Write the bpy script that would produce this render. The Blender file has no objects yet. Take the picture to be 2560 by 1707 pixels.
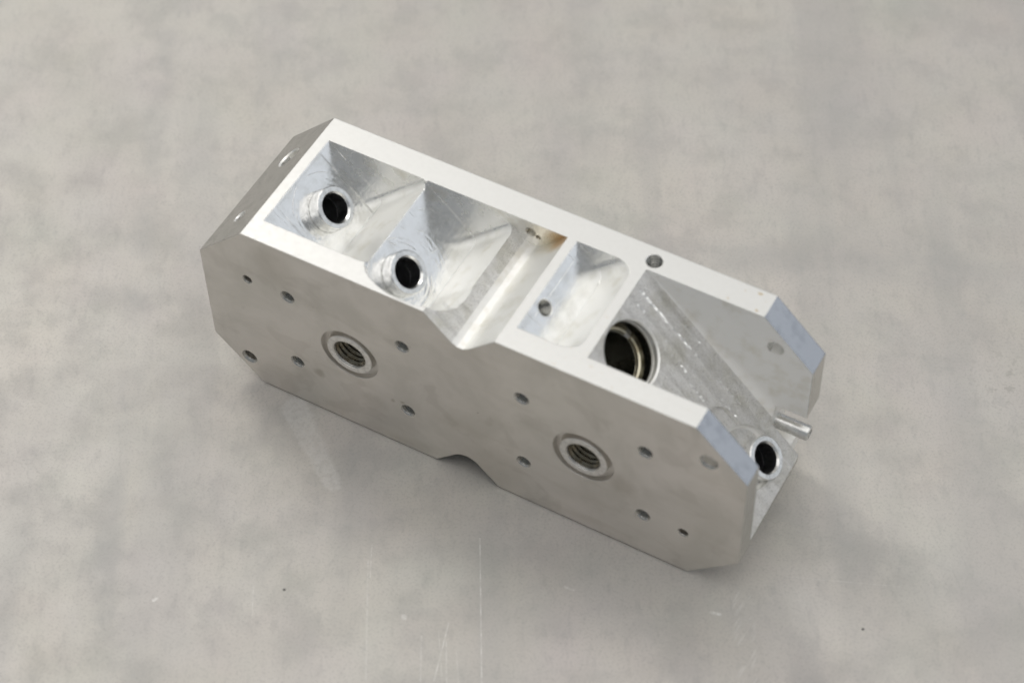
import bpy, bmesh, math, random
from mathutils import Vector, Matrix

random.seed(7)
S = 0.001                      # all sizes below are millimetres, the scene is in metres
scene = bpy.context.scene
COL = scene.collection

# ------------------------------------------------------------------ camera
cam_d = bpy.data.cameras.new('camera')
cam = bpy.data.objects.new('camera', cam_d); COL.objects.link(cam)
scene.camera = cam
CAM_POS = Vector((333.669, -371.455, 632.190)) * S
cam_d.sensor_width = 36.0
cam_d.lens = 79.63
cam_d.clip_start = 0.01; cam_d.clip_end = 50
CAM_R = ((0.87536676, 0.48319292, -0.01605083), (0.37187247, -0.69416814, -0.61631280), (-0.30893996, 0.53353088, -0.78733786))
m = Matrix.Identity(4)
for i in range(3):
    m[i][0] = CAM_R[0][i]; m[i][1] = -CAM_R[1][i]; m[i][2] = -CAM_R[2][i]
m.translation = CAM_POS
cam.matrix_world = m
cam_d.dof.use_dof = True
cam_d.dof.focus_distance = 0.785
cam_d.dof.aperture_fstop = 9.0

# ------------------------------------------------------------------ light
world = bpy.data.worlds.new('World'); scene.world = world
world.use_nodes = True
bg = world.node_tree.nodes['Background']
bg.inputs['Color'].default_value = (0.92, 0.96, 1.0, 1)
bg.inputs['Strength'].default_value = 0.26

def area(name, direction, dist, size, power, color):
    ld = bpy.data.lights.new(name, 'AREA')
    ld.shape = 'RECTANGLE'; ld.size = size[0]; ld.size_y = size[1]
    ld.energy = power; ld.color = color
    o = bpy.data.objects.new(name, ld); COL.objects.link(o)
    d = Vector(direction).normalized()
    o.location = Vector((0.1, 0.029, 0.04)) + d * dist
    o.rotation_euler = d.to_track_quat('Z', 'Y').to_euler()
    return o

area('ceiling_light', (0.0, 0.06, 0.998), 2.4, (4.0, 4.0), 44, (1.0, 0.97, 0.925))
area('window_light', (-0.72, 0.33, 0.80), 1.9, (0.45, 0.45), 7.0, (1.0, 0.96, 0.90))
area('cool_fill', (0.78, 0.50, 0.36), 2.4, (2.4, 1.3), 3.8, (0.91, 0.955, 1.0))  # added cool fill from the right, lifts ramps and chamfers

vs = scene.view_settings
scene.display_settings.display_device = 'sRGB'
vs.view_transform = 'Standard'; vs.look = 'None'; vs.exposure = 0.20; vs.gamma = 1.0
vs.use_curve_mapping = False
scene.cycles.max_bounces = 12
scene.cycles.diffuse_bounces = 4
scene.cycles.glossy_bounces = 8
scene.cycles.sample_clamp_indirect = 4.0
scene.cycles.use_denoising = True
scene.cycles.use_adaptive_sampling = True
scene.cycles.adaptive_threshold = 0.03

# ------------------------------------------------------------------ material helpers
class NT:
    def __init__(self, name):
        self.mat = bpy.data.materials.new(name); self.mat.use_nodes = True
        self.t = self.mat.node_tree; self.t.nodes.clear()
        self.out = self.t.nodes.new('ShaderNodeOutputMaterial')
        self.bsdf = self.t.nodes.new('ShaderNodeBsdfPrincipled')
        self.t.links.new(self.bsdf.outputs[0], self.out.inputs[0])
        tc = self.t.nodes.new('ShaderNodeTexCoord')
        self.p = self.vmath('SCALE', tc.outputs['Object'], scale=1000.0)     # millimetres
    def _set(self, sock, v):
        if hasattr(v, 'is_linked') or isinstance(v, bpy.types.NodeSocket): self.t.links.new(v, sock)
        else:
            try: sock.default_value = v
            except Exception: sock.default_value = (v, v, v)
    def vmath(self, op, a, b=None, scale=None):
        n = self.t.nodes.new('ShaderNodeVectorMath'); n.operation = op
        self._set(n.inputs[0], a)
        if b is not None: self._set(n.inputs[1], b)
        if scale is not None: n.inputs['Scale'].default_value = scale
        return n.outputs['Value'] if op in ('DOT_PRODUCT', 'LENGTH', 'DISTANCE') else n.outputs[0]
    def math(self, op, a, b=None, c=None, clamp=False):
        n = self.t.nodes.new('ShaderNodeMath'); n.operation = op; n.use_clamp = clamp
        self._set(n.inputs[0], a)
        if b is not None: self._set(n.inputs[1], b)
        if c is not None: self._set(n.inputs[2], c)
        return n.outputs[0]
    def ramp(self, v, lo, hi, a=0.0, b=1.0):
        n = self.t.nodes.new('ShaderNodeMapRange'); n.interpolation_type = 'SMOOTHSTEP'
        self._set(n.inputs['Value'], v)
        for k, x in (('From Min', lo), ('From Max', hi), ('To Min', a), ('To Max', b)): self._set(n.inputs[k], x)
        return n.outputs['Result']
    def noise(self, scale, vec=None, detail=3.0, rough=0.55, dist=0.0, color=False):
        n = self.t.nodes.new('ShaderNodeTexNoise')
        self._set(n.inputs['Vector'], vec if vec is not None else self.p)
        n.inputs['Scale'].default_value = scale; n.inputs['Detail'].default_value = detail
        n.inputs['Roughness'].default_value = rough; n.inputs['Distortion'].default_value = dist
        return n.outputs['Color'] if color else n.outputs['Fac']
    def mapped(self, scale=(1, 1, 1), rot=(0, 0, 0), loc=(0, 0, 0), vec=None):
        n = self.t.nodes.new('ShaderNodeMapping')
        self._set(n.inputs['Vector'], vec if vec is not None else self.p)
        n.inputs['Scale'].default_value = scale; n.inputs['Rotation'].default_value = rot; n.inputs['Location'].default_value = loc
        return n.outputs[0]
    def mix(self, fac, a, b):
        n = self.t.nodes.new('ShaderNodeMix'); n.data_type = 'RGBA'
        self._set(n.inputs['Factor'], fac)
        for k, x in ((6, a), (7, b)):
            if isinstance(x, tuple): n.inputs[k].default_value = (*x, 1)
            else: self.t.links.new(x, n.inputs[k])
        return n.outputs[2]
    def bump(self, h, strength, dist, normal=None):
        n = self.t.nodes.new('ShaderNodeBump')
        n.inputs['Strength'].default_value = strength; n.inputs['Distance'].default_value = dist
        self.t.links.new(h, n.inputs['Height'])
        if normal is not None: self.t.links.new(normal, n.inputs['Normal'])
        return n.outputs[0]
    def bevel(self, r):
        n = self.t.nodes.new('ShaderNodeBevel'); n.samples = 3; n.inputs['Radius'].default_value = r * S
        return n.outputs[0]
    def sphere(self, c, r0, r1):
        d = self.vmath('DISTANCE', self.p, c)
        return self.ramp(d, r0, r1, 1.0, 0.0)
    def setb(self, **k):
        for a, v in k.items():
            sock = self.bsdf.inputs[a.replace('_', ' ')]
            if isinstance(v, bpy.types.NodeSocket): self.t.links.new(v, sock)
            elif isinstance(v, tuple) and len(v) == 3: sock.default_value = (*v, 1)
            else: sock.default_value = v

ALU = (0.93, 0.925, 0.905)

def mat_top():
    n = NT('ground_aluminium_rim')
    spots = n.ramp(n.noise(0.45, detail=4), 0.60, 0.72)
    patch = n.math('MAXIMUM', n.sphere((176, 51, 80), 3, 13), n.math('MULTIPLY', n.sphere((150, 4, 80), 6, 45), 0.35))
    f = n.math('MULTIPLY', spots, patch, clamp=True)
    col = n.mix(f, (0.715, 0.715, 0.70), (0.55, 0.46, 0.32))
    nz = n.noise(0.12, detail=5)
    col = n.mix(n.ramp(nz, 0.62, 0.72, 0, 0.10), col, (0.6, 0.57, 0.5))
    n.setb(Base_Color=col, Metallic=1.0, Roughness=n.ramp(n.noise(0.5), 0.3, 0.7, 0.42, 0.52))
    fine = n.noise(1.2, n.mapped((0.5, 2.0, 1)), detail=4)
    n.setb(Normal=n.bump(fine, 0.25, 0.05 * S, n.bevel(0.35)))
    return n.mat

def mat_front():
    n = NT('bead_smooth_front_face')
    big = n.noise(0.045, detail=4, rough=0.6, dist=0.4)
    streak = n.noise(0.10, n.mapped((0.22, 1, 1), (0, 0.0, 0)), detail=5, rough=0.6)
    oil = n.ramp(n.noise(0.055, n.mapped((1, 1, 1.4), loc=(31, 7, 12)), detail=3, dist=0.6), 0.57, 0.64)
    col = n.mix(n.ramp(big, 0.35, 0.7), (0.78, 0.755, 0.72), (0.69, 0.67, 0.63))
    col = n.mix(n.math('MULTIPLY', n.ramp(streak, 0.5, 0.75), 0.25), col, (0.50, 0.47, 0.40))
    col = n.mix(n.math('MULTIPLY', oil, 0.15), col, (0.42, 0.39, 0.35))
    # small stains beside the ports and under the notch
    for c, r0, r1, a in (((42.8, 0, 21), 0.8, 3.2, .45), ((72, 0, 24), .3, 1.2, .5), ((75.6, 0, 25.2), .3, 1.2, .5),
                         ((30, 0, 70), 4, 12, .22), ((112, 0, 12), 5, 15, .18), ((158, 0, 33), 2, 7, .3), ((64, 0, 18), 2, 7, .15)):
        d = n.vmath('DISTANCE', n.vmath('ADD', n.p, n.vmath('SCALE', n.noise(0.25, color=True), scale=2.5)), tuple(q + 1.25 for q in c))
        col = n.mix(n.math('MULTIPLY', n.ramp(d, r0, r1, 1, 0), a), col, (0.33, 0.30, 0.24))
    sp = n.ramp(n.noise(0.9, detail=1), 0.79, 0.82)
    col = n.mix(sp, col, (0.2, 0.19, 0.17))
    n.setb(Base_Color=col, Metallic=1.0, Roughness=n.ramp(big, 0.3, 0.7, 0.36, 0.46))
    n.setb(Normal=n.bump(n.noise(1.4, detail=4), 0.10, 0.06 * S, n.bevel(0.6)))
    return n.mat

def mat_side(name='milled_outer_face', c0=(0.54, 0.535, 0.51), c1=(0.45, 0.45, 0.425)):
    n = NT(name)
    l = n.noise(2.2, n.mapped((1, .12, 1)), detail=3)
    col = n.mix(n.ramp(n.noise(0.25, detail=4), 0.45, 0.7), c0, c1)
    n.setb(Base_Color=col, Metallic=1.0, Roughness=0.26)
    n.setb(Normal=n.bump(l, 0.12, 0.05 * S, n.bevel(0.6)))
    return n.mat

def rust(n, col):
    d = n.vmath('ADD', n.p, n.vmath('SCALE', n.noise(0.22, color=True, detail=4), scale=5))
    a = n.ramp(n.vmath('DISTANCE', d, (112.5, 51, 80)), 1.5, 7.5, 0.8, 0)
    b = n.ramp(n.vmath('DISTANCE', d, (107, 52, 78)), 2.0, 9.5, 0.5, 0)
    col = n.mix(b, col, (0.72, 0.62, 0.40))
    return n.mix(a, col, (0.55, 0.37, 0.18))

def mat_wall(name='milled_pocket_wall', metal=0.42, r0=0.34, r1=0.46):
    n = NT(name)
    st = n.noise(0.9, n.mapped((0.35, 1, 1), (0, math.radians(45), 0)), detail=3)
    dirt = n.noise(0.16, detail=5, rough=0.6)
    col = n.mix(n.ramp(dirt, 0.45, 0.75), ALU, (0.80, 0.78, 0.72))
    col = rust(n, col)
    n.setb(Base_Color=col, Metallic=metal, Roughness=n.ramp(dirt, 0.3, 0.7, r0, r1))
    n.setb(Normal=n.bump(st, 0.12, 0.12 * S, n.bevel(0.35)))
    return n.mat

def mat_flank():
    n = NT('smooth_pocket_flank')
    w = n.noise(0.22, n.mapped((1, 0.35, 1)), detail=3)
    dirt = n.noise(0.13, detail=5, rough=0.55)
    col = n.mix(n.ramp(dirt, 0.5, 0.72), (0.90, 0.90, 0.87), (0.78, 0.77, 0.71))
    pit = n.ramp(n.noise(0.55, detail=1, vec=n.mapped((1, 1, 1), loc=(5, 3, 9))), 0.80, 0.83)
    col = n.mix(pit, rust(n, col), (0.22, 0.21, 0.19))
    n.setb(Base_Color=col, Metallic=0.8, Roughness=n.ramp(w, 0.3, 0.7, 0.40, 0.52))
    n.setb(Normal=n.bump(w, 0.18, 0.5 * S, n.bevel(0.9)))
    return n.mat

def mat_mill(centres):
    n = NT('bright_milled_ramp')
    h = None
    for c in centres:
        d = n.vmath('DISTANCE', n.p, c)
        s_ = n.math('SINE', n.math('MULTIPLY', n.math('ADD', d, n.math('MULTIPLY', n.noise(0.15), 3.0)), 3.2))
        w = n.math('MULTIPLY', n.ramp(d, 14, 22, 1, 0), n.ramp(n.noise(0.14, n.mapped(loc=(2, 5, 8))), 0.45, 0.6))
        s_ = n.math('MULTIPLY', s_, w)
        h = s_ if h is None else n.math('ADD', h, s_)
    g = n.noise(0.8, n.mapped((1, 0.25, 1)), detail=4)
    h = n.math('ADD', n.math('MULTIPLY', h, 0.9), n.math('MULTIPLY', g, 1.5))
    hl = n.ramp(n.noise(1.1, n.mapped((1, 0.16, 1), (0, 0, math.radians(33))), detail=2), 0.66, 0.72)
    col = n.mix(n.ramp(n.noise(0.2, detail=4), 0.4, 0.7), (0.90, 0.905, 0.91), (0.78, 0.78, 0.77))
    col = n.mix(n.math('MULTIPLY', hl, 0.6), col, (0.93, 0.93, 0.93))
    n.setb(Base_Color=col, Metallic=1.0, Roughness=n.ramp(n.noise(0.5, detail=4), 0.35, 0.65, 0.13, 0.24))
    n.setb(Normal=n.bump(h, 0.40, 0.075 * S, n.bevel(0.8)))
    return n.mat

def mat_scallop():
    """Coarse raster-milled ramp: fine arcs left by the cutter, broken ridges between its passes with glints painted bright."""
    n = NT('raster_milled_ramp')
    sep = n.t.nodes.new('ShaderNodeSeparateXYZ'); n.t.links.new(n.p, sep.inputs[0])
    x, y, z = sep.outputs
    a = n.math('MULTIPLY', n.math('SUBTRACT', x, z), 0.70711)          # along the slope
    com = n.t.nodes.new('ShaderNodeCombineXYZ')
    n.t.links.new(a, com.inputs[0]); n.t.links.new(y, com.inputs[1]); com.inputs[2].default_value = 0
    q = com.outputs[0]
    wob = n.math('MULTIPLY', n.math('SUBTRACT', n.noise(0.10, q, detail=1), 0.5), 0.5)
    yy = n.math('ADD', y, wob)
    cell = n.math('SUBTRACT', n.math('FRACT', n.math('DIVIDE', n.math('ADD', yy, 1.6), 4.7)), 0.5)
    arc = n.math('MULTIPLY', n.math('MULTIPLY', cell, cell), 7.0)
    feed = n.math('SINE', n.math('MULTIPLY', n.math('ADD', a, arc), 7.5))
    grain = n.noise(2.0, n.mapped((1, 0.6, 1), vec=q), detail=3, rough=0.7)
    brk = n.ramp(n.noise(0.075, n.mapped((0.6, 2.2, 1), vec=q, loc=(3, 8, 1)), detail=2), 0.52, 0.62)
    lane = n.ramp(n.math('ABSOLUTE', n.math('SUBTRACT', yy, 40.7)), 1.2, 1.9, 1.0, 0.0)
    run1 = n.math('MULTIPLY', n.ramp(a, 44.5, 47), n.ramp(a, 70, 73.5, 1, 0))
    run2 = n.math('MULTIPLY', n.ramp(a, 84, 87), n.ramp(a, 94, 98, 0.7, 0))
    brk = n.math('MAXIMUM', n.math('MULTIPLY', brk, 0.6), n.math('MULTIPLY', lane, n.math('MAXIMUM', run1, run2)))
    spark = n.ramp(grain, 0.42, 0.60)
    ridge = n.math('MULTIPLY', n.math('MULTIPLY', n.ramp(n.math('ABSOLUTE', cell), 0.26, 0.42), brk), spark)
    swirl = n.noise(0.15, q, detail=3, dist=2.0)
    h = n.math('ADD', n.math('MULTIPLY', feed, 0.35), n.math('MULTIPLY', swirl, 1.2))
    h = n.math('ADD', h, n.math('MULTIPLY', grain, 2.6))
    dirt = n.noise(0.10, detail=5)
    col = n.mix(n.ramp(dirt, 0.42, 0.68), (0.76, 0.755, 0.745), (0.64, 0.63, 0.585))
    col = n.mix(n.math('MULTIPLY', n.ramp(grain, 0.5, 0.62), 0.45), col, (0.40, 0.39, 0.365))
    glint = n.math('MULTIPLY', n.ramp(swirl, 0.58, 0.66), n.ramp(grain, 0.45, 0.58))
    ridge = n.math('MAXIMUM', ridge, n.math('MULTIPLY', glint, 0.5))
    col = n.mix(ridge, col, (0.98, 0.98, 0.98))  # ridge and swirl glints put into the colour as near-white
    n.setb(Base_Color=col, Metallic=n.ramp(ridge, 0.0, 1.0, 0.72, 0.6), Roughness=n.ramp(grain, 0.35, 0.65, 0.28, 0.46))
    n.setb(Normal=n.bump(h, 0.9, 0.16 * S, n.bevel(0.3)))
    return n.mat

def mat_simple(name, col, rough, metallic=1.0, bump=0.1, col2=None, sc=0.4, bev=0.2):
    n = NT(name)
    nz = n.noise(sc, detail=4)
    c = n.mix(n.ramp(nz, 0.4, 0.68), col, col2 or tuple(q * 0.8 for q in col))
    n.setb(Base_Color=c, Metallic=metallic, Roughness=n.ramp(nz, 0.3, 0.7, rough * 0.85, rough * 1.15))
    n.setb(Normal=n.bump(n.noise(sc * 5, detail=2), bump, 0.05 * S, n.bevel(bev)))
    return n.mat

def mat_table():
    n = NT('worn_sheet_metal')
    rot = math.radians(-60.6)               # rolling direction of the sheet
    roll = n.mapped((1, 1, 1), (0, 0, -rot))
    big = n.noise(0.010, detail=4, rough=0.5, dist=0.3)
    mid = n.noise(0.045, detail=5, rough=0.62)
    fine = n.noise(0.22, n.mapped((0.5, 1.2, 1), vec=roll), detail=5, rough=0.65)
    col = n.mix(n.ramp(big, 0.32, 0.70), (0.565, 0.536, 0.496), (0.520, 0.494, 0.459))
    col = n.mix(n.math('MULTIPLY', n.ramp(mid, 0.45, 0.66), 0.42), col, (0.40, 0.387, 0.368))
    col = n.mix(n.math('MULTIPLY', n.ramp(fine, 0.50, 0.72), 0.34), col, (0.36, 0.35, 0.335))
    hue = n.noise(0.03, color=True, detail=3)
    col = n.mix(0.035, col, hue)
    # faint dark bands along the rolling direction
    bands = n.noise(0.030, n.mapped((0.10, 1, 1), vec=roll), detail=3)
    col = n.mix(n.math('MULTIPLY', n.ramp(bands, 0.48, 0.64), 0.38), col, (0.41, 0.40, 0.388))
    grain = n.noise(1.1, detail=3, rough=0.7)
    col = n.mix(n.math('MULTIPLY', n.ramp(grain, 0.48, 0.68), 0.40), col, (0.34, 0.33, 0.315))
    cross = n.noise(0.05, n.mapped((1.0, 0.16, 1), vec=roll), detail=5, rough=0.6)
    col = n.mix(n.math('MULTIPLY', n.ramp(cross, 0.48, 0.70), 0.17), col, (0.38, 0.37, 0.35))
    smudge = n.ramp(n.noise(0.022, n.mapped(loc=(40, 13, 0)), detail=6, rough=0.65, dist=0.5), 0.54, 0.68)
    col = n.mix(n.math('MULTIPLY', smudge, 0.10), col, (0.37, 0.355, 0.335))
    rgh = n.ramp(mid, 0.3, 0.7, 0.46, 0.58)
    hb = n.math('ADD', n.math('MULTIPLY', fine, 0.6), n.math('MULTIPLY', mid, 0.8))
    def seg(p0, p1, w, soft):
        """mask of a stroke p0-p1 in the sheet's plane"""
        ab = Vector((p1[0] - p0[0], p1[1] - p0[1], 0)); L2 = ab.length_squared
        pa = n.vmath('SUBTRACT', n.p, (p0[0], p0[1], 0))
        t = n.math('DIVIDE', n.vmath('DOT_PRODUCT', pa, tuple(ab)), L2, clamp=True)
        sc_ = n.t.nodes.new('ShaderNodeVectorMath'); sc_.operation = 'SCALE'
        sc_.inputs[0].default_value = tuple(ab); n.t.links.new(t, sc_.inputs['Scale'])
        d = n.vmath('LENGTH', n.vmath('SUBTRACT', pa, sc_.outputs[0]))
        return n.ramp(d, w, w + soft, 1.0, 0.0)
    brk = n.ramp(n.noise(0.35, detail=3), 0.38, 0.62)
    band = n.math('MAXIMUM', seg((-110, 128), (22, -104), 0.5, 7), n.math('MAXIMUM', n.math('MULTIPLY', seg((20, 240), (70, 152), 1, 9), 0.6), n.math('MULTIPLY', seg((112, 118), (252, 178), 2, 10), 0.9)))
    band = n.math('MULTIPLY', band, n.ramp(n.noise(0.05, detail=3), 0.35, 0.6))
    col = n.mix(n.math('MULTIPLY', band, 0.34), col, (0.37, 0.365, 0.36))
    sc = None
    for p0, p1, w, a in (((116.3, -20.7), (143.6, -68), .10, .75), ((88, -45.7), (110.7, -84.6), .12, .3), ((123.3, -53.6), (129.8, -74.3), .08, .8),
                         ((126, -60), (136, -77), .08, .5), ((118, -62), (128, -80), .10, .4), ((122, -58), (134, -76), .06, .5),
                         ((60, -72), (66, -82), .08, .4), ((86, -40), (92, -51), .10, .4), ((131, -62), (140, -76), .05, .5),
                         ((196, -10), (199, -9.4), .25, .9), ((109.2, -58.6), (109.6, -58.8), .4, 1.0), ((34.3, -92.1), (34.8, -90.8), .25, .8),
                         ((150, -24), (153, -23.6), .2, .5), ((212, 14), (246, 28), .06, .35), ((190, -60), (240, -20), .05, .3)):
        s_ = n.math('MULTIPLY', seg(p0, p1, w, w * 2.2), a)
        sc = s_ if sc is None else n.math('MAXIMUM', sc, s_)
    sc = n.math('MULTIPLY', sc, n.ramp(brk, 0, 1, 0.35, 1.0))
    # pale mottled patch with its own outline beside the block
    mottle = n.noise(0.45, detail=5, rough=0.72)
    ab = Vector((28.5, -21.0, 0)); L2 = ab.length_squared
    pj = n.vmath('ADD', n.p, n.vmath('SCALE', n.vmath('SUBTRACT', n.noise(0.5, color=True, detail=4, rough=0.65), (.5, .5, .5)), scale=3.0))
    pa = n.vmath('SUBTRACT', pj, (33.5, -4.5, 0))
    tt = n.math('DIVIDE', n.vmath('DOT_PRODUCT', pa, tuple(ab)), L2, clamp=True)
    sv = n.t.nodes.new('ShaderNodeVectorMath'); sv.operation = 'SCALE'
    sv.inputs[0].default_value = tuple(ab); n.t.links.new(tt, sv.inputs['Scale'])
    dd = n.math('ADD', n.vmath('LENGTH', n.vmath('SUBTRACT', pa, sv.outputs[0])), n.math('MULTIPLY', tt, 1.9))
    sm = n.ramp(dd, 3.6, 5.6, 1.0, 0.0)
    sm = n.math('MULTIPLY', sm, n.ramp(mottle, 0.34, 0.60, 0.35, 1.0))
    # burnished streak right of the block with cross marks
    st = seg((203, -1), (222, -35), 2.6, 1.6)
    lines = n.noise(1.1, n.mapped((1.0, 0.12, 1), (0, 0, math.radians(-30)), vec=n.p), detail=2)
    st = n.math('MULTIPLY', st, n.ramp(lines, 0.52, 0.66))
    hair = n.noise(1.5, n.mapped((0.035, 1, 1), vec=roll), detail=2)
    hair = n.math('MULTIPLY', n.ramp(hair, 0.70, 0.78), n.ramp(n.noise(0.02, n.mapped(loc=(9, 2, 0))), 0.5, 0.65))
    br = n.math('MAXIMUM', sc, n.math('MAXIMUM', n.math('MULTIPLY', st, 0.3), n.math('MULTIPLY', hair, 0.22)))
    col = n.mix(n.math('MULTIPLY', br, 0.6), col, (0.86, 0.85, 0.83))
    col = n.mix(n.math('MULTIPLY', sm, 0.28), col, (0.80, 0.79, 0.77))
    # dark grime specks
    vor = n.t.nodes.new('ShaderNodeTexVoronoi'); vor.inputs['Scale'].default_value = 0.030
    n.t.links.new(n.p, vor.inputs['Vector'])
    dots = n.ramp(vor.outputs['Distance'], 0.010, 0.020, 1, 0)
    pick = n.ramp(n.vmath('DOT_PRODUCT', vor.outputs['Color'], (1, 0, 0)), 0.45, 0.5)
    dots = n.math('MULTIPLY', dots, pick)
    for q in ((69.7, -68.4), (241.8, 7.5)):
        dots = n.math('MAXIMUM', dots, n.ramp(n.vmath('DISTANCE', n.p, (q[0], q[1], 0)), 0.35, 0.7, 1, 0))
    grime = n.math('MULTIPLY', n.sphere((245, 124, 0), 3, 20), n.ramp(n.noise(0.32, detail=3), 0.55, 0.68))
    col = n.mix(n.math('MULTIPLY', grime, 0.35), col, (0.25, 0.24, 0.22))
    col = n.mix(n.math('MULTIPLY', dots, 0.8), col, (0.06, 0.06, 0.055))
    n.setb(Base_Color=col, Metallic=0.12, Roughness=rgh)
    n.setb(Normal=n.bump(hb, 0.10, 0.12 * S))
    return n.mat

# ------------------------------------------------------------------ mesh helpers (millimetres)
def mesh_from(verts, faces, name):
    me = bpy.data.meshes.new(name)
    me.from_pydata([Vector(v) * S for v in verts], [], faces)
    bm = bmesh.new(); bm.from_mesh(me)
    bmesh.ops.recalc_face_normals(bm, faces=bm.faces)
    bm.to_mesh(me); bm.free()
    return me

def prism(outline, h0, h1, fn=None):
    """outline [(a,b)], heights h0/h1 (numbers or functions of (a,b)); fn maps (a,b,h) to x,y,z"""
    n = len(outline); v = []
    for h in (h0, h1):
        for a, b in outline:
            hh = h(a, b) if callable(h) else h
            v.append(fn(a, b, hh) if fn else (a, b, hh))
    f = [tuple(range(n))[::-1], tuple(range(n, 2 * n))]
    f += [(i, (i + 1) % n, n + (i + 1) % n, n + i) for i in range(n)]
    return v, f

def rrect(a0, a1, b0, b1, r_far, k=8):
    """rectangle whose corners on the a1 side are rounded"""
    p = [(a0, b0)]
    for i in range(k + 1):
        t = -math.pi / 2 + i / k * math.pi / 2
        p.append((a1 - r_far + r_far * math.cos(t), b0 + r_far + r_far * math.sin(t)))
    for i in range(k + 1):
        t = i / k * math.pi / 2
        p.append((a1 - r_far + r_far * math.cos(t), b1 - r_far + r_far * math.sin(t)))
    p.append((a0, b1))
    return p

def ring_arc(profile, a0, a1, seg=72):
    """closed profile swept from angle a0 to a1, with end caps"""
    n = len(profile); v = []
    for i in range(seg + 1):
        t = math.radians(a0 + (a1 - a0) * i / seg)
        v += [(r * math.cos(t), r * math.sin(t), h) for r, h in profile]
    f = [(i * n + j, i * n + (j + 1) % n, (i + 1) * n + (j + 1) % n, (i + 1) * n + j) for i in range(seg) for j in range(n)]
    f += [tuple(range(n)), tuple(range(seg * n, seg * n + n))]
    return v, f

def revolve(profile, seg=48, closed=False):
    """profile [(r,h)] about +z; open profiles must start and end on the axis"""
    v = []; idx = []
    for r, h in profile:
        if r < 1e-6:
            idx.append([len(v)] * seg); v.append((0, 0, h))
        else:
            idx.append(list(range(len(v), len(v) + seg)))
            v += [(r * math.cos(2 * math.pi * i / seg), r * math.sin(2 * math.pi * i / seg), h) for i in range(seg)]
    f = []
    n = len(profile)
    for j in range(n if closed else n - 1):
        A, B = idx[j], idx[(j + 1) % n]
        for i in range(seg):
            q = [A[i], A[(i + 1) % seg], B[(i + 1) % seg], B[i]]
            u = []
            for k in q:
                if k not in u: u.append(k)
            if len(u) >= 3: f.append(tuple(u))
    return v, f

R2 = math.sqrt(2)
NF = Matrix(((1 / R2, 0, 1 / R2, 0), (0, 1, 0, 0), (-1 / R2, 0, 1 / R2, 0), (0, 0, 0, 1)))   # ramp frame: a, y, w
def nf(a, y, w): return ((a + w) / R2, y, (w - a) / R2)
def frame(origin, axis):
    z = Vector(axis).normalized()
    x = Vector((0, 1, 0)).cross(z) if abs(z.y) < 0.9 else Vector((1, 0, 0))
    x.normalize(); y = z.cross(x)
    M = Matrix((x, y, z)).transposed().to_4x4()
    M.translation = Vector(origin) * S
    return M

def xf(vf, M):
    v, f = vf
    return [tuple((M @ (Vector(p) * S)) / S) for p in v], f

# ------------------------------------------------------------------ the block
L, H, D, C = 200.0, 80.0, 58.0, 18.3
Y0, Y1 = 8.3, 48.3
N = (1, 0, 1)
def xz(x, z, h): return (x, h, z)

def vee(cx, half, z_edge, sign, r, ext, k=8):
    """rounded 90 degree V in x-z: opens towards sign*z at z_edge"""
    v = z_edge - sign * half; c = v + sign * r * R2
    p = [(cx - half - ext, z_edge + sign * ext), (cx - r / R2, v + sign * r / R2)]
    for i in range(1, k):
        t = math.radians(225 + 90 * i / k)
        p.append((cx + r * math.cos(t), c + sign * r * math.sin(t)))
    p += [(cx + r / R2, v + sign * r / R2), (cx + half + ext, z_edge + sign * ext)]
    return p

octa = [(C, 0), (L - C, 0), (L, C), (L, H - C), (L - C, H), (C, H), (0, H - C), (0, C)]
body_me = mesh_from(*prism(octa, 0, D, xz), 'block_body')
cut = []
def add(vf): cut.append(vf)

# bores along the ramps: (u, y, w of boss face, w of ramp)
BORES = [(26.1, 29.0, 109.5 / R2, 102.0 / R2), (1.3, 16.3, 145.0 / R2, 138.3 / R2), (-115.8, 34.2, 222.6 / R2, 217.0 / R2)]

add(prism(rrect(-41.0, -12.7, Y0, Y1, 3.2), 102.0 / R2, 128, nf))             # first ramp of the long pocket
add(prism(rrect(-13.9, 13.4, Y0, Y1, 3.2), 138.3 / R2, 150, nf))             # second ramp
add(prism(vee(99.45, 12.85, 80, 1, 4.2, 8, 3), -6, Y1, xz))                      # channel open to the front
# clearance round the second bore, eats into the front rail
rc, k = 15.3, 3.0
pr = [(0, 138.2 / R2), (rc - k, 138.2 / R2)] + [(rc - k + k * math.sin(t), 138.2 / R2 + k - k * math.cos(t)) for t in [math.radians(a) for a in (22, 45, 67, 90)]] + [(rc, 150), (0, 150)]
add(xf(revolve(pr, 96), NF @ Matrix.Translation(Vector((-1.3, 16.0, 0)) * S)))
# shallow slot round the first bore
w0 = 101.0 / R2
add(prism([(-40.2 + 0.0, 15.4), (-12.75, 15.4), (-12.75, 42.3), (-40.2, 42.3)], lambda a, b: w0 if a > -30 else w0 + 0.6, 110, nf))
# relief drilled in the back corners of both ramps
def relief(a, y, r, w_to, w_from): add(xf(revolve([(0, w_to), (r - 1, w_to), (r, w_to + 1), (r, w_from), (0, w_from)], 32), NF @ Matrix.Translation(Vector((a, y, 0)) * S)))
#relief(-17.6, 43.6, 4.7, 92.5 / R2, 110 / R2)
#relief(8.6, 43.6, 4.7, 129.0 / R2, 145 / R2)
# middle pocket: upright left wall, sloping right flank with round corners
add(prism(rrect(25.2, 40.2, Y0, Y1, 5.2), 195.6 / R2, 190, nf))
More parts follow.
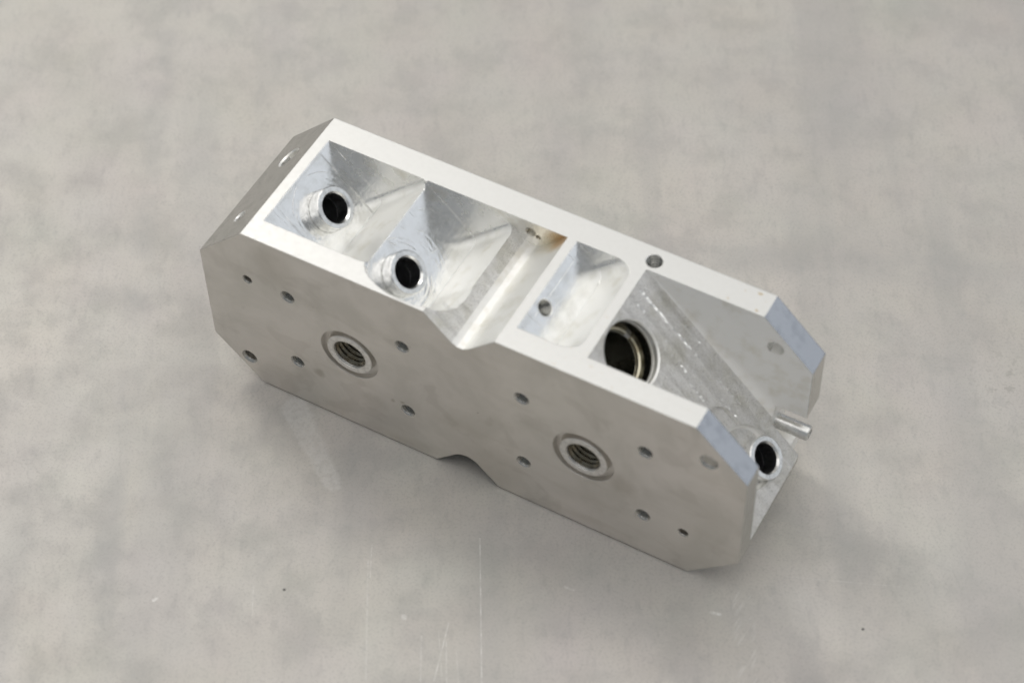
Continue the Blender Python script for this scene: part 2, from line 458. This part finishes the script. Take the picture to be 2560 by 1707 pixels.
# open pocket at the right end
wb = 220.5 / R2
bv, secs = [], ((42.8, 0.3), (70.0, 3.0), (100.0, 6.5), (200.0, 6.5))           # the corner radius grows down the slope
for aa, rb in secs:
    pr = [(Y0, wb), (Y1 - rb, wb)] + [(Y1 - rb + rb * math.sin(math.radians(q)), wb + rb - rb * math.cos(math.radians(q))) for q in (15, 30, 45, 60, 75, 90)] + [(Y1, 330), (Y0, 330)]
    bv += [nf(aa, yy, ww) for yy, ww in pr]
nb = len(pr); bf = [tuple(range(nb)), tuple(range(3 * nb, 4 * nb))]
bf += [(s_ * nb + i, s_ * nb + (i + 1) % nb, (s_ + 1) * nb + (i + 1) % nb, (s_ + 1) * nb + i) for s_ in range(3) for i in range(nb)]
add((bv, bf))
# recess round the third bore, run-in slot above it
u3, y3, wf3, wr3 = BORES[2]
rc = 11.0; k = 2.0; wfl = 217.0 / R2
pr = [(0, wfl), (rc - k, wfl)] + [(rc - k + k * math.sin(t), wfl + k - k * math.cos(t)) for t in [math.radians(a) for a in (30, 60, 90)]] + [(rc, 170), (0, 170)]
add(xf(revolve(pr, 64), NF @ Matrix.Translation(Vector((110.6, 29.6, 0)) * S)))
cap = []
for i in range(13):
    t = math.radians(90 + 180 * i / 12); cap.append((96.0 + 6.6 * math.cos(t), 29.6 + 6.6 * math.sin(t)))
cap += [(112, 23.0), (112, 36.2)]
add(prism(cap, 218.4 / R2, 170, nf))
# window at the lower back of the right end
def box(x0, x1, y0, y1, z0, z1): return prism([(x0, y0), (x1, y0), (x1, y1), (x0, y1)], z0, z1)
add(box(189.0, 206, 45.2, 64, 19.8, 38.4))
add(box(195.8, 206, 45.2, 64, -2, 38.4))
for y0, y1, s_ in ((-.5, 1.0, 1), ):
    add(prism([(-1.0, -.6), (1.7, -.6), (-1.0, 1.6)], C - 2, L - C + 2, lambda a, b, h: (h, a, b)))
# bottom notch
add(prism(vee(99.8, 12.8, 0, -1, 6.2, 8), -6, 18, xz))
# the three angled bores
for u, y, wf, wr in BORES:
    add(xf(revolve([(0, wr - 36), (5.6, wr - 36), (5.6, wf + 30), (0, wf + 30)], 48), NF @ Matrix.Translation(Vector((-u, y, 0)) * S)))
# the large counterbore
BU, BY, BW = -55.1, 21.9, 220.5 / R2
add(xf(revolve([(0, BW - 34), (9.4, BW - 34), (9.4, BW - 9), (11.2, BW - 9), (11.2, BW - 3.4), (11.75, BW - 3.4), (11.75, BW - 1.7), (11.1, BW - 1.7), (11.1, BW - .5), (11.6, BW), (11.6, BW + 6), (0, BW + 6)], 80), NF @ Matrix.Translation(Vector((-BU, BY, 0)) * S)))

# front ports: O-ring groove and threaded hole
PORTS = [(56.2, 39.2), (143.7, 39.2)]
FRONT = (0, 1, 0)
for x, z in PORTS:
    M = frame((x, 0, z), FRONT)
    g = [(8.6, -1), (11.2, -1), (11.0, 0.15), (11.0, 2.2), (10.7, 2.6), (9.1, 2.6), (8.75, 2.2), (8.66, 0.15)]
    add(xf(revolve(g, 64, closed=True), M))
    add(xf(revolve([(0, -1), (6.9, -1), (5.9, 0.4), (5.9, 22), (0, 22)], 48), M))
BOLTS = [(33.8, 56.4), (77.4, 56.4), (34.1, 21.9), (77.7, 21.9), (121.5, 56.4), (165.3, 56.3), (121.8, 21.9), (165.6, 21.7)]
def drilled(r, cham, depth, seg=28): return revolve([(0, -1), (r + cham + 1, -1), (r, cham), (r, depth), (0, depth + r * .6)], seg)
for x, z in BOLTS: add(xf(drilled(2.15, 0.55, 12), frame((x, 0, z), FRONT)))
for x, z, r, c in ((18.1, 56.6, 1.55, .35), (13.4, 12.1, 2.3, .8), (180.1, 21.8, 1.6, .3)): add(xf(drilled(r, c, 8), frame((x, 0, z), FRONT)))
add(xf(revolve([(0, -2), (3.0 + 2, -2), (2.5, 0.7), (2.5, 12), (0, 12)], 32), frame((186.7, 0, 65.5), FRONT)))
add(xf(revolve([(0, 0), (2.9, 0), (2.9, 18), (0, 18)], 32), frame((186.6, 44, 67.0), FRONT)))
add(xf(revolve([(0, 0), (1.9, 0), (1.9, 6), (0, 6)], 32), frame((98.6, 46, 75.2), FRONT)))
add(xf(revolve([(0, 0), (1.0, 0), (1.0, 5), (0, 5)], 24), frame((101.4, 46, 74.0), FRONT)))
# rim screw hole, side screw hole, holes in the left chamfer
add(xf(revolve([(0, 1), (3.9, 1), (2.65, -.3), (2.65, -16), (0, -16)], 32), frame((141.3, 52.6, 80), (0, 0, 1))))
SCREW = (118.6, 21.5, 77.0)
add(xf(revolve([(0, 2), (4.9, 2), (2.62, -.3), (2.62, -11), (0, -11)], 40), frame(SCREW, N)))
add(xf(revolve([(0, 1), (5.6, 1), (4.05, -.55), (4.05, -9), (0, -9)], 40), frame((8.9, 42.5, 70.6), (-1, 0, 1))))
add(xf(revolve([(0, 1), (3.6, 1), (2.25, -.35), (2.25, -8), (0, -8)], 32), frame((8.6, 12.8, 70.3), (-1, 0, 1))))

body = bpy.data.objects.new('body', body_me); COL.objects.link(body)
for i, vf in enumerate(cut):
    cme = mesh_from(*vf, 'cutter')
    co = bpy.data.objects.new('cutter', cme); COL.objects.link(co)
    md = body.modifiers.new('b', 'BOOLEAN'); md.operation = 'DIFFERENCE'; md.solver = 'EXACT'; md.object = co
    dg = bpy.context.evaluated_depsgraph_get(); dg.update()
    new = bpy.data.meshes.new_from_object(body.evaluated_get(dg))
    body.modifiers.clear(); body.data = new
    bpy.data.objects.remove(co); bpy.data.meshes.remove(cme)
    if len(new.polygons) < 8: print('BOOLEAN FAILED', i)
body.data.name = 'block_body'

# surface finish per machined face
centres = []
for u, y, wf, wr in BORES: centres.append(nf(-u, y, wr))
M_TOP, M_FRONT, M_SIDE, M_WALL, M_FLANK, M_MILL, M_SCAL = mat_top(), mat_front(), mat_side(), mat_wall(), mat_flank(), mat_mill(centres[:2]), mat_scallop()
me = body.data
me.materials.clear()
M_DARK = mat_simple('notch_shade_dark', (0.10, 0.10, 0.095), 0.6, metallic=0.3)  # dark colour stands in for the shade inside the bottom notch
for mm in (M_TOP, M_FRONT, M_SIDE, M_WALL, M_FLANK, M_MILL, M_SCAL, M_DARK, mat_wall('glossy_pocket_wall', 0.92, 0.20, 0.32), mat_wall('open_bay_wall', 0.12, 0.34, 0.5), mat_side('cool_reflection_chamfer', (0.53, 0.55, 0.59), (0.45, 0.47, 0.51))): me.materials.append(mm)  # right chamfers: cool reflected light tinted into the colour
for p in me.polygons:
    c = p.center / S; nn = p.normal
    u, w = (c.z - c.x) / R2, (c.z + c.x) / R2
    if nn.z > .99 and c.z > 79.5: k = 0
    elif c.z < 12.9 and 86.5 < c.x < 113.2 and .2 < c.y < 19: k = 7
    elif abs(c.y) < .05 and nn.y < -.99: k = 1
    elif c.y < 1.0 and c.z < 66.5 and 5 < c.x < L - 5 and -.95 < nn.y < -.2: k = 2
    elif c.y < 13 and c.z < 64 and abs(nn.y) < .5 and 5 < c.x < L - 5 and c.z > 3 and not (88 < c.x < 112): k = 1
    elif c.y < 3.0 and c.z < 66.5 and c.x > 5 and c.x < L - 5: k = 1
    elif c.y > D - .05 or c.z < .05 or c.x < .05 or c.x > L - .05: k = 2
    elif nn.x < -.6 and nn.z > .6 and abs(u - (H - C) / R2) < .3: k = 2
    elif nn.x > .6 and nn.z > .6 and abs(w - (L + H - C) / R2) < .3: k = 10
    elif c.x > 141 and w < 164 and nn.x > .5 and nn.z > .5: k = 6
    elif nn.x > .6 and nn.z > .6: k = 6 if w > 114 and w < 119 else 5
    elif c.x < 138 and nn.y < -.9 and c.y > 40: k = 8
    elif c.x > 141 and nn.y < -.3 and c.y > 40 and c.y < 49: k = 9
    elif nn.x < -.3 and nn.z > .3: k = 4
    else: k = 3
    p.material_index = k
me.set_sharp_from_angle(angle=math.radians(28)) if hasattr(me, 'set_sharp_from_angle') else None
for p in me.polygons: p.use_smooth = True

BASE = Vector((100, 29, 0)) * S
block = bpy.data.objects.new('machined_block', None); COL.objects.link(block)
block.location = BASE; block.empty_display_size = 0.02
block['label'] = 'silver machined aluminium valve block with pockets, angled bores and chamfered corners'
block['category'] = 'metal block'
def part(name, me, mat=None, M=None):
    o = bpy.data.objects.new(name, me); COL.objects.link(o)
    if mat and not me.materials: me.materials.append(mat)
    o.parent = block
    o.matrix_local = Matrix.Translation(-BASE) @ (M or Matrix.Identity(4))
    return o
body.parent = block; body.matrix_local = Matrix.Translation(-BASE)

def smooth(me, ang=30):
    for p in me.polygons: p.use_smooth = True
    me.set_sharp_from_angle(angle=math.radians(ang))
    return me

M_BOSS = mat_simple('turned_bright_aluminium', (0.82, 0.82, 0.81), 0.24, metallic=1.0, bump=0.03, sc=0.6, bev=0.15)
M_BORE = mat_simple('bore_shade_dark', (0.46, 0.46, 0.47), 0.34, bump=0.05)  # darkness of the deep bores painted as a darker metal
M_SLEEVE = mat_simple('steel_sleeve', (0.38, 0.375, 0.345), 0.24, bump=0.03, col2=(0.17, 0.165, 0.14))
M_STEEL = mat_simple('oily_steel_thread', (0.21, 0.195, 0.155), 0.24, bump=0.03, col2=(0.13, 0.11, 0.075), sc=0.5)
M_THREAD = mat_simple('cut_thread', (0.50, 0.50, 0.485), 0.2, bump=0.02)
M_DARK_THREAD = mat_simple('shade_dark_thread', (0.30, 0.30, 0.28), 0.28, bump=0.05)  # dark colour puts shade into the small threaded holes
M_RING = mat_simple('tarnished_seat_ring', (0.62, 0.58, 0.46), 0.34, col2=(0.42, 0.36, 0.24), sc=0.35)
M_PIN = mat_simple('satin_pin', (0.80, 0.80, 0.785), 0.30, bump=0.015)

# bosses of the three angled bores and added linings, dark colour standing in for shade
for u, y, wf, wr in BORES:
    hgt = wf - wr
    lo = -1.6 if u > -50 else -3.0
    prof = [(5.0, hgt - .75), (5.55, hgt), (7.05, hgt), (7.4, hgt - .35), (7.4, .45), (7.05, .3), (7.05, 0.0), (7.6, -.05), (7.6, lo), (5.0, lo)]
    b = smooth(mesh_from(*revolve(prof, 64, closed=True), 'bore_boss'))
    M = NF @ Matrix.Translation(Vector((-u, y, wr)) * S)
    part('bore_boss', b, M_BOSS, M)
    t = [(5.02, -1.5), (5.02, -34), (0, -35), (0, -35.8), (5.58, -35.8), (5.58, lo - .02), (5.02, lo - .02)]
    part('bore_shade_liner', smooth(mesh_from(*revolve([(5.02, lo - .02), (5.02, -34.5), (0, -35.2), (0, -35.8), (5.58, -35.8), (5.58, lo - .02)], 48, closed=True), 'bore_shade_liner')), M_BORE, M)

RING_GAP = 95.0
# lining of the large counterbore with seat ring
M = NF @ Matrix.Translation(Vector((-BU, BY, BW)) * S)
part('counterbore_sleeve', smooth(mesh_from(*revolve([(11.19, -3.45), (11.19, -8.95), (10.9, -8.95), (10.9, -3.8), (11.05, -3.45)], 80, closed=True), 'sleeve')), M_SLEEVE, M)
part('seat_ring', smooth(mesh_from(*ring_arc([(9.35, -8.98), (10.88, -8.98), (10.88, -8.2), (10.2, -7.7), (9.5, -8.1)], RING_GAP + 7, RING_GAP + 353), 'seat_ring')), M_RING, M)
part('bore_shade_liner', smooth(mesh_from(*revolve([(9.38, -9.0), (9.38, -33.9), (0, -33.95), (0, -33.6), (9.0, -33.6), (9.0, -9.0)], 64, closed=True), 'bore_shade_liner')), M_SLEEVE, M)  # added liner, its dark colour deepens the shade of the bore

# threads: stacked crests on a thin shell
def thread_mesh(r_out, r_in, pitch, depth, start, name, seg=32):
    prof = [(r_out - .03, start)]
    h = start; 
    while h + pitch <= depth:
        prof += [(r_out - .03, h + pitch * .12), (r_in, h + pitch * .5), (r_in, h + pitch * .6), (r_out - .03, h + pitch * .98)]
        h += pitch
    prof += [(r_out - .03, h), (r_out + .25, h), (r_out + .25, start)]
    return smooth(mesh_from(*revolve(prof, seg, closed=True), name), 20)
tm = thread_mesh(5.9, 5.15, 1.8, 16, 0.9, 'port_thread', 48)
cm = smooth(mesh_from(*revolve([(5.95, 0.9), (6.5, -.12), (8.35, -.12), (8.62, 0.15), (8.62, 1.2), (5.95, 1.2)], 64, closed=True), 'port_collar'))
M_COLLAR = mat_simple('turned_port_collar', (0.86, 0.85, 0.83), 0.34, bump=0.05, sc=0.6, bev=0.25)
for x, z in PORTS:
    part('port_thread', tm, M_STEEL, frame((x, 0, z), FRONT))
    part('port_collar', cm, M_COLLAR, frame((x, 0, z), FRONT))
tm = thread_mesh(2.15, 1.8, 0.8, 9, 0.8, 'bolt_thread', 24)
for x, z in BOLTS: part('bolt_thread', tm, M_DARK_THREAD, frame((x, 0, z), FRONT))
tm = thread_mesh(2.65, 2.0, 1.25, 13, 0.5, 'rim_thread', 32)
part('screw_thread', tm, M_DARK_THREAD, frame((141.3, 52.6, 80), (0, 0, -1)))
tm = thread_mesh(2.62, 1.95, 1.25, 9, 0.3, 'wall_thread', 40)
part('screw_thread', tm, M_DARK_THREAD, frame(SCREW, (-1, 0, -1)))

# raised cutter marks left between two milling passes on the right-hand ramp
mv, mf = [], []
def wedge(a, y, ln, wd, hh, skew):
    w_ = 220.5 / R2 - .03; i = len(mv)
    for aa, ww in ((a, w_), (a + ln, w_ + hh), (a + ln + .12, w_)):
        mv.append(nf(aa + skew, y - wd / 2, ww)); mv.append(nf(aa - skew, y + wd / 2, ww))
    mf.extend([(i, i + 2, i + 3, i + 1), (i + 2, i + 4, i + 5, i + 3), (i, i + 4, i + 2), (i + 1, i + 3, i + 5), (i, i + 1, i + 5, i + 4)])
for a0, a1, yc, dens, wd in ((45.0, 72.0, 40.8, .95, 1.0), (73.5, 77.5, 41.0, .55, .8), (86, 97, 41.2, .7, .9), (46, 52, 36.3, .6, .7), (56, 66, 36.0, .2, .6),
                             (78, 88, 31.4, .55, .8), (90, 100, 36.6, .4, .7), (64, 80, 45.2, .3, .5), (66, 74, 33.5, .35, .7)):
    a_ = a0
    while a_ < a1:
        st_ = random.uniform(.55, .85)
        if random.random() < dens: wedge(a_, yc + random.gauss(0, .16), st_ * .85, wd * random.uniform(.5, 1.15), st_ * random.uniform(.30, .62), random.uniform(-.12, .12))
        a_ += st_
def tent(w_, a0, y0, a1, y1, wd, hh):
    d_ = Vector((a1 - a0, y1 - y0)); d_.normalize(); px, py = -d_.y * wd / 2, d_.x * wd / 2; i = len(mv)
    w_ -= .02
    for aa, yy in ((a0, y0), (a1, y1)):
        mv.append(nf(aa - px, yy - py, w_)); mv.append(nf(aa, yy, w_ + hh)); mv.append(nf(aa + px, yy + py, w_))
    mf.extend([(i, i + 1, i + 4, i + 3), (i + 1, i + 2, i + 5, i + 4), (i, i + 2, i + 1), (i + 3, i + 4, i + 5), (i, i + 3, i + 5, i + 2)])
def arc_mark(w_, ca, cy, rad, t0, t1, wd, hh, k=7):
    pts_ = [(ca + rad * math.cos(math.radians(t0 + (t1 - t0) * i / k)), cy + rad * math.sin(math.radians(t0 + (t1 - t0) * i / k))) for i in range(k + 1)]
    for (p0, p1) in zip(pts_, pts_[1:]): tent(w_, *p0, *p1, wd, hh)
W1, W2, W3, W5 = 102.0 / R2, 138.3 / R2, 195.6 / R2, 166.4 / R2
W1s = 101.0 / R2
for rad, t0, t1, wd in ((12.4, 150, 205, .22), (13.3, 128, 165, .16), (11.2, 118, 150, .18), (13.4, 190, 232, .18), (10.3, 205, 245, .16), (11.8, 212, 236, .14), (9.6, 140, 176, .14)):
    arc_mark(W1s + (.6 if rad > 12.9 else 0.1), -26.1, 29.0, rad, t0, t1, wd, wd * .30)
for m_ in ((-40.0, 35.6, -37.8, 40.4), (-38.4, 32.0, -35.6, 34.6)): tent(W1s + .45, *m_, .2, .07)
for m_ in ((-41.0, 13.3, -32.7, 13.9), (-21, 17.5, -19, 20.9)): tent(W1 if m_[1] < 15 else W1s, *m_, .16, .06)
for m_ in ((-11.4, 21.7, -8.4, 22.9), (-12.0, 35.4, -9.4, 35.5), (-11.4, 29.0, -9.4, 29.7), (-7.7, 42.4, -5.4, 42.9), (-6, 33, -3.5, 34.6), (-9.8, 38.6, -8.6, 40.8), (-10.2, 25.4, -8.0, 26.4), (2.5, 31, 3.6, 33.6)): tent(W2, *m_, .2, .08)
for rad, t0, t1 in ((11.0, 95, 135), (12.6, 100, 128), (14.0, 70, 96)): arc_mark(W2, -1.3, 16.3, rad, t0, t1, .15, .05)
for m_ in ((28.3, 42.0, 28.3, 24.8), (28.1, 18.4, 28.1, 15.9), (25.4, 42.2, 28.4, 42.5), (25.6, 14.6, 31.5, 15.6), (25.3, 9.9, 28.3, 9.9), (25.2, 19.7, 27.4, 19.7)): tent(W3, *m_, .24, .075)
for q_ in range(13):                                                  # feed marks beside the channel mouth
    f_ = q_ / 12; tent(W5, 8.4 + 8.2 * f_, 3.2 + .8 * f_, 9.4 + 7.2 * f_, 5.3 + 1.1 * f_, .24, .09)
for yy_ in (1.2, 7.6, 8.4): tent(W5, 8.5, yy_, 17.5, yy_ + .5, .18, .06)
part('cutter_marks', mesh_from(mv, mf, 'cutter_marks'), mat_simple('bright_cutter_mark', (0.90, 0.90, 0.90), 0.32, bump=0.0, bev=0.05))['kind'] = 'stuff'

# dowel pin in the window at the right end
pr = [(0, 0), (2.7, 0), (2.7, 11.5), (2.45, 12.0), (1.95, 12.2), (1.6, 12.2), (1.5, 10.2), (0, 10.2)]
part('dowel_pin', smooth(mesh_from(*revolve(pr, 40), 'dowel_pin')), M_PIN, frame((188.9, 50.8, 27.6), (1, 0, 0)))

# ------------------------------------------------------------------ the sheet-metal table top
tv, tf = box(-700, 900, -700, 1000, -6, 0)
table = bpy.data.objects.new('table_top', mesh_from(tv, tf, 'table_top')); COL.objects.link(table)
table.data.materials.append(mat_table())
table['kind'] = 'structure'
table['label'] = 'worn grey sheet metal table top with scratches'
table['category'] = 'table'
